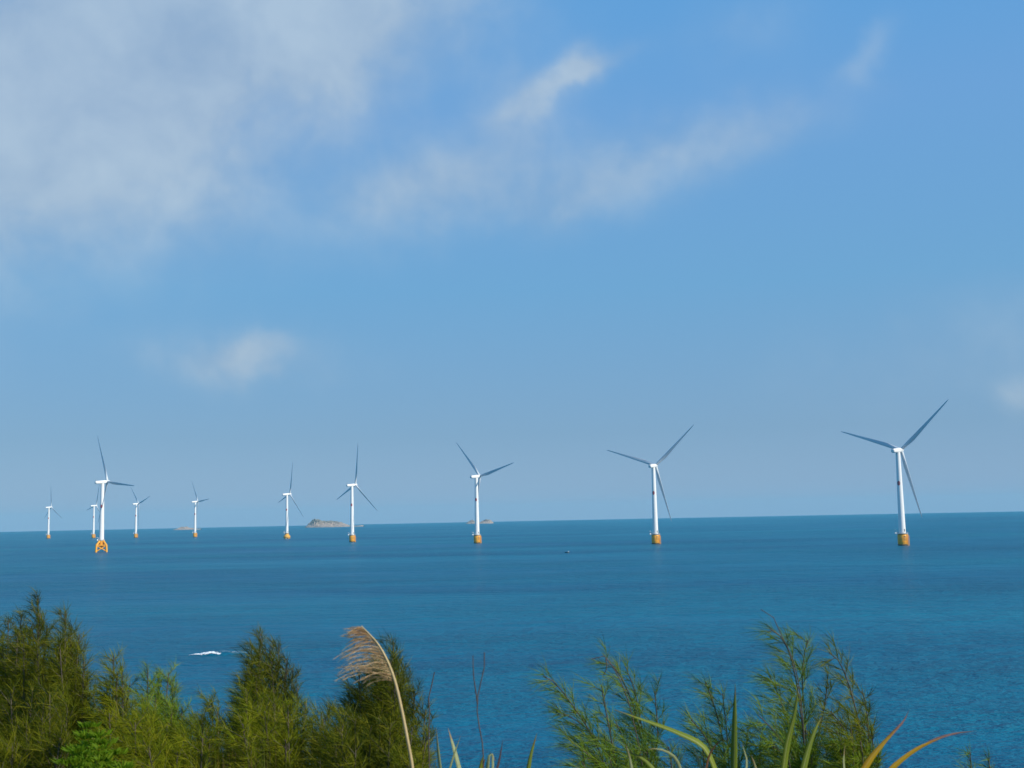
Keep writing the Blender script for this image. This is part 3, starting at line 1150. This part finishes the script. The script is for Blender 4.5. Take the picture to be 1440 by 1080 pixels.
needle_shrub('casuarina_shrub', 'low green casuarina growth at the foot of the open shrubs, among grass leaves',
             [photo_stem([(950, 1110), (945, 1080), (940, 1050)], D, 0.1),
              photo_stem([(985, 1110), (990, 1080), (988, 1045)], D + 0.2, 0.1),
              photo_stem([(1065, 1110), (1068, 1070), (1070, 1035)], D, 0.1),
              photo_stem([(900, 1110), (890, 1080), (880, 1050)], D - 0.1, 0.1),
              photo_stem([(1160, 1110), (1165, 1080), (1160, 1050)], D - 0.1, 0.1),
              photo_stem([(1085, 1110), (1090, 1075), (1088, 1048)], D - 0.1, 0.1),
              photo_stem([(1108, 1110), (1112, 1080), (1104, 1058)], D - 0.2, 0.1),
              photo_stem([(1135, 1112), (1140, 1085), (1142, 1062)], D - 0.1, 0.1),
              photo_stem([(1185, 1110), (1186, 1080), (1180, 1045)], D - 0.2, 0.1),
              photo_stem([(1212, 1110), (1214, 1075), (1210, 1042)], D - 0.2, 0.1),
              photo_stem([(1232, 1112), (1232, 1085), (1236, 1058)], D, 0.1),
              photo_stem([(868, 1112), (862, 1085), (856, 1060)], D - 0.2, 0.1),
              photo_stem([(915, 1112), (914, 1085), (910, 1056)], D, 0.1),
              photo_stem([(838, 1112), (828, 1090), (818, 1070)], D - 0.2, 0.1),
              photo_stem([(1030, 1112), (1034, 1085), (1030, 1055)], D, 0.1)], M_NEEDLE_BLUE, 37, **dict(OPEN, step=0.024, every=0.0024))


# the broad-leaved bright green shrub at the lower left
def leafy_shrub(label, tips, root_px, dist, seed):
    rng = np.random.default_rng(seed)
    rp = rooted(root_px, dist)
    root = empty('leafy_shrub', rp, label, 'shrub')
    wood, S = MB(), Strips(seed)
    off = np.array(rp)
    for st in stem_from(rp, [at(x, y, dist + rng.uniform(-.25, .25)) for x, y in tips], seed=seed, sway=0.03):
        P = smooth_path([np.array(p) - off for p in st], 40)
        wood.tube(P[:34], 0.007, 0.002, 5)
        n = 520
        u = 1 - rng.uniform(0, 1, n) ** 1.5 * 0.5
        k = np.clip((u * 39).astype(int), 0, 38)
        base = P[k]
        t = P[k + 1] - P[k]
        t /= np.linalg.norm(t, axis=1, keepdims=True)
        rad = rng.normal(size=(n, 3))
        rad -= t * (rad * t).sum(1, keepdims=True)
        rad /= np.linalg.norm(rad, axis=1, keepdims=True)
        side = rng.uniform(0.0, 0.10, (n, 1)) * (1.35 - u[:, None])
        S.add(base + rad * side, t * 0.9 + rad * 0.75, rng.uniform(0.016, 0.040, n), rng.uniform(0.004, 0.009, n), (-0.1, 0, -0.15), 3)
    link('branches', wood.mesh('branches'), root, M_BARK)
    link('leaves', S.mesh('leaves'), root, M_BRIGHT)


leafy_shrub('bright green leafy shrub low on the left in front of the dark bushes',
            [(127, 1006), (118, 1020), (140, 1018), (104, 1040), (150, 1030), (92, 1056), (165, 1045), (130, 1030), (172, 1065), (115, 1045), (148, 1055), (84, 1075)], 135, 4.6, 51)


# ------------------------------------------------------------------ single grass leaves, stems and twigs
def ribbon(pts, width, fold=0.25, tipw=0.05, n=70, peak=0.35):
    """a long grass leaf: V-folded strip with thickness, widest a third of the way up"""
    P = smooth_path(pts, n)
    rings = []
    for i in range(n):
        t = P[min(i + 1, n - 1)] - P[max(i - 1, 0)]
        t /= np.linalg.norm(t)
        view = np.array([0.0, -1.0, 0.25])
        s = np.cross(t, view)
        s /= np.linalg.norm(s) + 1e-9
        nn = np.cross(s, t)
        u = i / (n - 1)
        w = width * (0.6 + 0.4 * min(1, u / peak)) * (1 if u < peak else max(tipw, 1 - ((u - peak) / (1 - peak)) ** 1.6))
        w *= 1 + 0.10 * math.sin(i * 0.9 + width * 900) * math.sin(i * 0.37 + width * 500)
        s = s * math.cos(0.35 * math.sin(i * 0.11 + width * 700)) + nn * math.sin(0.35 * math.sin(i * 0.11 + width * 700))
        nn = np.cross(s, t)
        f = fold * w
        th = 0.0006
        rings.append([P[i] - s * w / 2 + nn * f, P[i] - nn * th, P[i] + s * w / 2 + nn * f, P[i] + s * w / 2 + nn * (f + th), P[i] + nn * th, P[i] - s * w / 2 + nn * (f + th)])
    # two leaf halves per side, with UV running along (u) and across (v) the leaf for its veins and spots
    vs = [tuple(p) for r in rings for p in r]
    fs, uv = [], []
    across = [0, .5, 1, 1, .5, 0]
    for i in range(n - 1):
        for j in range(6):
            k = (j + 1) % 6
            fs.append((i * 6 + j, i * 6 + k, (i + 1) * 6 + k, (i + 1) * 6 + j))
            uv += [(i / (n - 1), across[j]), (i / (n - 1), across[k]), ((i + 1) / (n - 1), across[k]), ((i + 1) / (n - 1), across[j])]
    me = bpy.data.meshes.new('leaf')
    me.from_pydata(vs, [], fs)
    lay = me.uv_layers.new(name='along')
    for q, c in zip(lay.data, uv):
        q.uv = c
    me.polygons.foreach_set('use_smooth', [True] * len(fs))
    return me


def blade_material(name, c1, c2, rib, tip, spot, tip_from=0.975, trans=0.35):
    """grass leaf: pale midrib, fine long veins, a dry tip and a few rusty spots"""
    m = bpy.data.materials.new(name)
    m.use_nodes = True
    N = Nodes(m.node_tree)
    b = N.n['Principled BSDF']
    uvn = N.new('ShaderNodeUVMap', uv_map='along')
    tc = N.new('ShaderNodeTexCoord')
    sep = N.new('ShaderNodeSeparateXYZ')
    N.l.new(uvn.outputs[0], sep.inputs[0])
    u, v = sep.outputs[0], sep.outputs[1]
    vein = N.noise(N.vmath('MULTIPLY', uvn.outputs[0], (6.0, 34.0, 1.0)), 1.0, 2, 0.5)
    col = N.mix(N.remap(vein, 0.35, 0.65), c1, c2)
    mid = N.remap(N.math('ABSOLUTE', N.math('SUBTRACT', v, 0.5)), 0.04, 0.10, 1.0, 0.0)
    col = N.mix(N.math('MULTIPLY', mid, 0.7), col, rib)
    n = N.noise(tc.outputs['Object'], 55, 3, 0.6)
    col = N.mix(N.remap(n, 0.62, 0.72, 0.0, 0.65), col, spot)
    edge = N.math('ADD', u, N.math('MULTIPLY', N.math('SUBTRACT', n, 0.5), 0.10))
    col = N.mix(N.remap(edge, tip_from, 1.0), col, tip)
    N.l.new(col, b.inputs['Base Color'])
    b.inputs['Roughness'].default_value = 0.5
    b.inputs['Specular IOR Level'].default_value = 0.25
    t = N.new('ShaderNodeBsdfTranslucent')
    N.l.new(col, t.inputs[0])
    mx = N.new('ShaderNodeMixShader')
    mx.inputs[0].default_value = trans
    N.l.new(b.outputs[0], mx.inputs[1])
    N.l.new(t.outputs[0], mx.inputs[2])
    N.l.new(mx.outputs[0], N.n['Material Output'].inputs[0])
    return m


B_GREEN = blade_material('green_blade', (0.15, 0.22, 0.02), (0.26, 0.32, 0.035), (0.42, 0.45, 0.15), (0.26, 0.17, 0.05), (0.20, 0.13, 0.04))
B_PALE = blade_material('pale_blade', (0.30, 0.37, 0.15), (0.42, 0.46, 0.24), (0.55, 0.55, 0.32), (0.36, 0.27, 0.13), (0.30, 0.24, 0.10))
B_ORANGE = blade_material('orange_blade', (0.50, 0.40, 0.02), (0.60, 0.30, 0.025), (0.66, 0.45, 0.12), (0.40, 0.18, 0.08), (0.42, 0.15, 0.03), 0.96)
B_PURPLE = blade_material('purple_dry_blade', (0.17, 0.09, 0.09), (0.26, 0.14, 0.12), (0.30, 0.19, 0.16), (0.10, 0.07, 0.07), (0.12, 0.06, 0.05), 0.7)
B_DRY = blade_material('dry_blade', (0.34, 0.20, 0.09), (0.26, 0.14, 0.06), (0.42, 0.30, 0.16), (0.16, 0.09, 0.05), (0.14, 0.08, 0.04), 0.7)


def grass_tuft(label, dist, leaves, name='grass_tuft', group=None, cat='grass'):
    """leaves: (material, width in px of the photograph, points from the foot to the tip)"""
    foot = leaves[0][2][0]
    p0 = at(foot[0], foot[1], dist)
    g = Vector((p0.x, p0.y, ground_z(p0.x, p0.y)))
    root = empty(name, g, label, cat, group)
    for i, (mat, wpx, pts) in enumerate(leaves):
        w = [at(x, y, dist + 0.05 * math.sin(i * 2.1) * (1 + k * 0.3)) for k, (x, y) in enumerate(pts)]
        if pts[0][1] < 1085:        # the dried tip of the leaf before
            tip = ribbon([np.array(q - g) for q in w], 0.85 * wpx * dist / F_PX, peak=0.1)
            link('leaf_tip', tip, last, mat)
            continue
        d = (w[0] - w[1]).normalized()
        low = Vector((w[0].x * 0.7 + g.x * 0.3 + d.x * 0.15, w[0].y, g.z - 0.03))
        mid = w[0] + d * 0.12
        pts3 = [np.array(q - g) for q in [low, mid] + w]
        L = sum((w[k + 1] - w[k]).length for k in range(len(w) - 1))
        T = L + (mid - w[0]).length + (low - mid).length
        last = link('leaf', ribbon(pts3, 0.85 * wpx * dist / F_PX, peak=1 - 0.72 * L / T), root, mat)
    return root


G, GP, GO, GU, GD = B_GREEN, B_PALE, B_ORANGE, B_PURPLE, B_DRY
grass_tuft('pair of pale grass leaves crossing, right of the plume bush', 3.6,
           [(GP, 5, [(621, 1092), (617, 1060), (613.5, 1024)]), (GP, 7.5, [(648, 1092), (640, 1060), (630, 1024)]), (GP, 3, [(629, 1092), (638, 1062), (648, 1034)])])
grass_tuft('short tuft of bent pale leaves at the foot of the bare twig', 3.6,
           [(GP, 6, [(685, 1095), (687, 1070), (690, 1057), (696, 1070)]), (GP, 4, [(692, 1095), (693, 1070), (691, 1058), (686, 1066)]),
            (G, 7, [(676, 1095), (676, 1075), (680, 1062)]), (GU, 3.5, [(696, 1092), (703, 1064), (707, 1040)]), (GD, 5, [(680, 1096), (679, 1078), (683, 1066)])])
grass_tuft('single upright green grass leaf between the twig and the right shrubs', 3.6, [(G, 6.5, [(741, 1095), (747, 1060), (755, 1031)])])
grass_tuft('long yellow green grass leaf arching left across the middle shrubs', 3.4,
           [(G, 9, [(1010, 1096), (990, 1052), (955, 1032), (905, 1013), (864, 998)]), (G, 7, [(930, 1096), (905, 1068), (880, 1056)]),
            (GP, 5, [(962, 1096), (948, 1064), (925, 1053), (910, 1054)]), (GP, 4.5, [(890, 1096), (886, 1068), (880, 1046)])])
grass_tuft('tall upright bright grass leaf in front of the thin middle shrub', 3.4,
           [(G, 11, [(1032, 1096), (1033, 1030), (1034, 962)]), (GP, 5, [(988, 1096), (984, 1072), (976, 1054)]),
            (GD, 3.5, [(990, 1096), (998, 1060), (1012, 1042), (1022, 1038)]), (GP, 3, [(1046, 1096), (1050, 1070), (1043, 1046)])])
grass_tuft('broad green grass leaf leaning right across the tallest open shrub', 3.4,
           [(G, 10, [(1100, 1096), (1106, 1050), (1117, 1005), (1123, 965)]), (G, 10, [(1126, 1096), (1136, 1056), (1148, 1022), (1156, 1008)]),
            (GP, 4, [(1064, 1096), (1062, 1078), (1056, 1062)])])
grass_tuft('thin pale grass leaf under the right end shrub', 3.4, [(GP, 3.5, [(1188, 1096), (1186, 1070), (1188, 1048)])])
grass_tuft('orange and yellow grass leaf with dry purple tip rising right', 3.3,
           [(GO, 10, [(1204, 1098), (1226, 1064), (1244, 1043), (1264, 1021)]), (GU, 5, [(1246, 1041), (1258, 1028), (1270, 1014), (1279, 998)])])
grass_tuft('long orange brown grass leaf bending right, rightmost of the leaves', 3.3,
           [(GO, 8.5, [(1236, 1098), (1262, 1072), (1292, 1051), (1330, 1035)]), (GU, 4.5, [(1300, 1047), (1318, 1039), (1345, 1031), (1374, 1028)])])


def dry_grass(label, px0, px1, top, dist, n, seed, mats):
    """a tuft of thin dry stalks between two columns of the photograph"""
    rng = np.random.default_rng(seed)
    c = rooted((px0 + px1) / 2, dist)
    root = empty('grass_tuft', c, label, 'grass', 'dry grass tufts among the bushes')
    for part, (mat, share) in enumerate(mats):
        S = Strips(seed + part)
        k = int(n * share)
        for _ in range(k):
            px = rng.uniform(px0, px1)
            py = top + rng.uniform(0, 55) + 15 * abs((px - (px0 + px1) / 2) / (px1 - px0))
            tip = np.array(at(px, py, dist + rng.uniform(-.25, .25)) - c)
            foot = np.array([tip[0] * 0.55 + rng.uniform(-.03, .03), tip[1] * .8, 0])
            d = tip - foot
            L = np.linalg.norm(d)
            S.add(foot[None], (d / L + np.array([0.02, 0, 0]))[None], np.array([L]), np.array([rng.uniform(.003, .008)]), np.array([-0.03, 0, -0.02]) + rng.normal(size=3) * .02, 6)
        link('leaves', S.mesh('leaves'), root, mat)


dry_grass('reddish dry grass between the small olive bush and the yellowish bush', 318, 352, 1008, 5.5, 80, 61, [(M_DRY, 0.7), (M_GRASS_PURPLE, 0.3)])
dry_grass('straw coloured grass in front of the small olive bush', 282, 322, 1005, 5.0, 36, 62, [(M_DRY, 0.5), (M_GRASS, 0.5)])
dry_grass('thin green and straw grass in front of the yellowish bush', 345, 400, 1010, 4.9, 40, 63, [(M_GRASS, 0.55), (M_DRY, 0.45)])
dry_grass('fine dark grass between the middle shrubs and the tall upright leaf', 935, 1010, 1040, 5.0, 60, 64, [(M_UNDER, 0.6), (M_DRY, 0.4)])


def plume_grass():
    dist = 3.2
    pts = [(582, 1098), (573, 1040), (562, 985), (555, 957), (546, 932), (531, 905), (508, 880)]
    W = [at(x, y, dist) for x, y in pts]
    g = Vector((W[0].x + 0.03, W[0].y, ground_z(W[0].x, W[0].y)))
    root = empty('plume_grass', g, 'tall pale plume of silver grass blown to the left on a straw stem', 'grass plume')
    off = np.array(g)
    P = smooth_path([np.zeros(3)] + [np.array(w) - off for w in W], 200)
    st = MB()
    i0 = int(np.argmin(np.linalg.norm(P - (np.array(W[3]) - off), axis=1)))
    st.tube(P[:i0 + 2], 0.0058, 0.0040, 8)
    link('stem', st.mesh('stem'), root, M_STRAW)
    # the panicle: slender racemes that leave the axis upwards and are swept over to the left
    S = Strips(71)
    rng = S.rng
    axis = MB()
    axis.tube(P[i0:], 0.0042, 0.0014, 6)
    i1 = 199
    px = dist / F_PX
    for k in range(84):
        u = k / 83
        f = i0 + (i1 - i0 - 1) * u
        i = int(f)
        b = P[i] + (P[i + 1] - P[i]) * (f - i)
        t = P[i + 1] - P[i]
        t /= np.linalg.norm(t)
        L = np.interp(u, [0, 0.12, 0.35, 0.7, 1], [48, 68, 60, 40, 17]) * px * rng.uniform(0.6, 1.3)
        swing = np.interp(u, [0, 0.4, 1], [1.45, 1.2, 0.55])
        d = t * rng.uniform(0.5, 0.75) + np.array([-1.0, rng.normal() * 0.28, 0.0]) * swing * 0.8
        d /= np.linalg.norm(d)
        q = np.linspace(0, 1, 14)[:, None]
        sag = np.array([-0.15, 0, -1.0]) * np.interp(u, [0, 0.3, 1], [0.42, 0.42, 0.5]) * rng.uniform(0.4, 1.6) + np.array([0, rng.normal() * 0.15, 0])
        curve = b + d * L * q + sag * L * q ** 2
        axis.tube(curve, 0.0006, 0.0003, 3, False)
        n = 46
        ff = rng.uniform(0.02, 1, n) * 13
        kk = np.minimum(ff.astype(int), 12)
        base = curve[kk] + (curve[kk + 1] - curve[kk]) * (ff - kk)[:, None]
        tg = curve[kk + 1] - curve[kk]
        tg /= np.linalg.norm(tg, axis=1, keepdims=True)
        dd = tg + rng.normal(size=(n, 3)) * 0.17
        S.add(base, dd, rng.uniform(0.007, 0.016, n), rng.uniform(0.0007, 0.0012, n), (-0.1, 0, -0.1))
    pl = link('plume', S.mesh('plume'), root, M_PLUME)
    link('plume_axis', axis.mesh('plume_axis'), pl, M_STRAW)


plume_grass()


def bare_twig(label, dist, stems):
    p0 = at(*stems[0][0][0], dist)
    g = Vector((p0.x, p0.y, ground_z(p0.x, p0.y)))
    root = empty('bare_twig', g, label, 'twig', 'bare twigs standing among the bushes')
    for i, (pts, r0, r1) in enumerate(stems):
        w = [at(x, y, dist) - g for x, y in pts]
        if i == 0:
            w = [Vector((0.02, 0, -0.03))] + w
        mb = MB()
        mb.tube(smooth_path(w, 40), r0 * dist / F_PX, r1 * dist / F_PX, 7)
        link('stem' if i == 0 else 'branch', mb.mesh('stem'), root, M_TWIG)


bare_twig('crooked bare twig standing alone against the water right of the plume', 3.8,
          [([(680, 1095), (679.5, 1058), (677, 1036), (672, 1012), (671, 985), (676, 960), (681, 938), (681, 917)], 1.5, 0.7),
           ([(671.5, 990), (669, 972), (666, 950), (665, 922)], 1.0, 0.5)])
bare_twig('short bare twig at the right edge of the bush behind the plume', 5.0,
          [([(604, 1085), (603, 1040), (604, 1000), (603, 975), (609, 958), (611, 945)], 1.5, 0.7)])
bare_twig('bare curled twig tip rising from the forked middle shrub', 6.2,
          [([(905, 1092), (892, 1020), (878, 970), (862, 938), (852, 924), (842, 921), (832, 927)], 1.2, 0.6), ([(852, 926), (853, 940), (848, 950)], 0.8, 0.5)])
bare_twig('thin bare twig curling left above the tallest open shrub', 6.0,
          [([(1133, 1092), (1128, 1000), (1116, 930), (1098, 892), (1090, 872), (1082, 862), (1070, 857)], 1.3, 0.5)])


# low dark herbage that covers the soil between and under the bushes
def undergrowth():
    S = Strips(91)
    rng = S.rng
    n = 26000
    x = rng.uniform(-5.2, 3.2, n)
    y = rng.uniform(3.0, 11.0, n)
    keep = (np.abs(x) < y * 0.62 + 0.6) & (x < 3)
    x, y = x[keep], y[keep]
    z = np.array([ground_z(a, b) for a, b in zip(x, y)])
    n = len(x)
    h = np.where(x < -0.35, rng.uniform(0.25, 0.75, n), rng.uniform(0.15, 0.45, n))
    d = rng.normal(size=(n, 3)) * 0.25 + np.array([-0.1, 0, 1])
    S.add(np.stack([x, y, z - 0.02], 1), d, h, rng.uniform(0.006, 0.014, n), (-0.18, 0, -0.12), 3)
    tag(link('undergrowth', S.mesh('undergrowth'), None, M_UNDER), kind='stuff')


undergrowth()


# ------------------------------------------------------------------ sea haze
def haze():
    mb = MB()
    s = 11500
    mb.loft([[(-s, -s, z), (s, -s, z), (s, s, z), (-s, s, z)] for z in (-8.0, 156.0)], False)
    m = bpy.data.materials.new('haze')
    m.use_nodes = True
    N = Nodes(m.node_tree)
    N.n.remove(N.n['Principled BSDF'])
    v = N.new('ShaderNodeVolumePrincipled')
    v.inputs['Color'].default_value = (*HAZE_COLOR, 1)
    v.inputs['Density'].default_value = HAZE_DENSITY
    v.inputs['Anisotropy'].default_value = 0.0
    N.l.new(v.outputs[0], N.n['Material Output'].inputs['Volume'])
    tag(link('haze', mb.mesh('haze'), None, m), kind='stuff')


HAZE_COLOR = (0.26, 0.74, 0.90)
HAZE_DENSITY = 4.2e-5
haze()
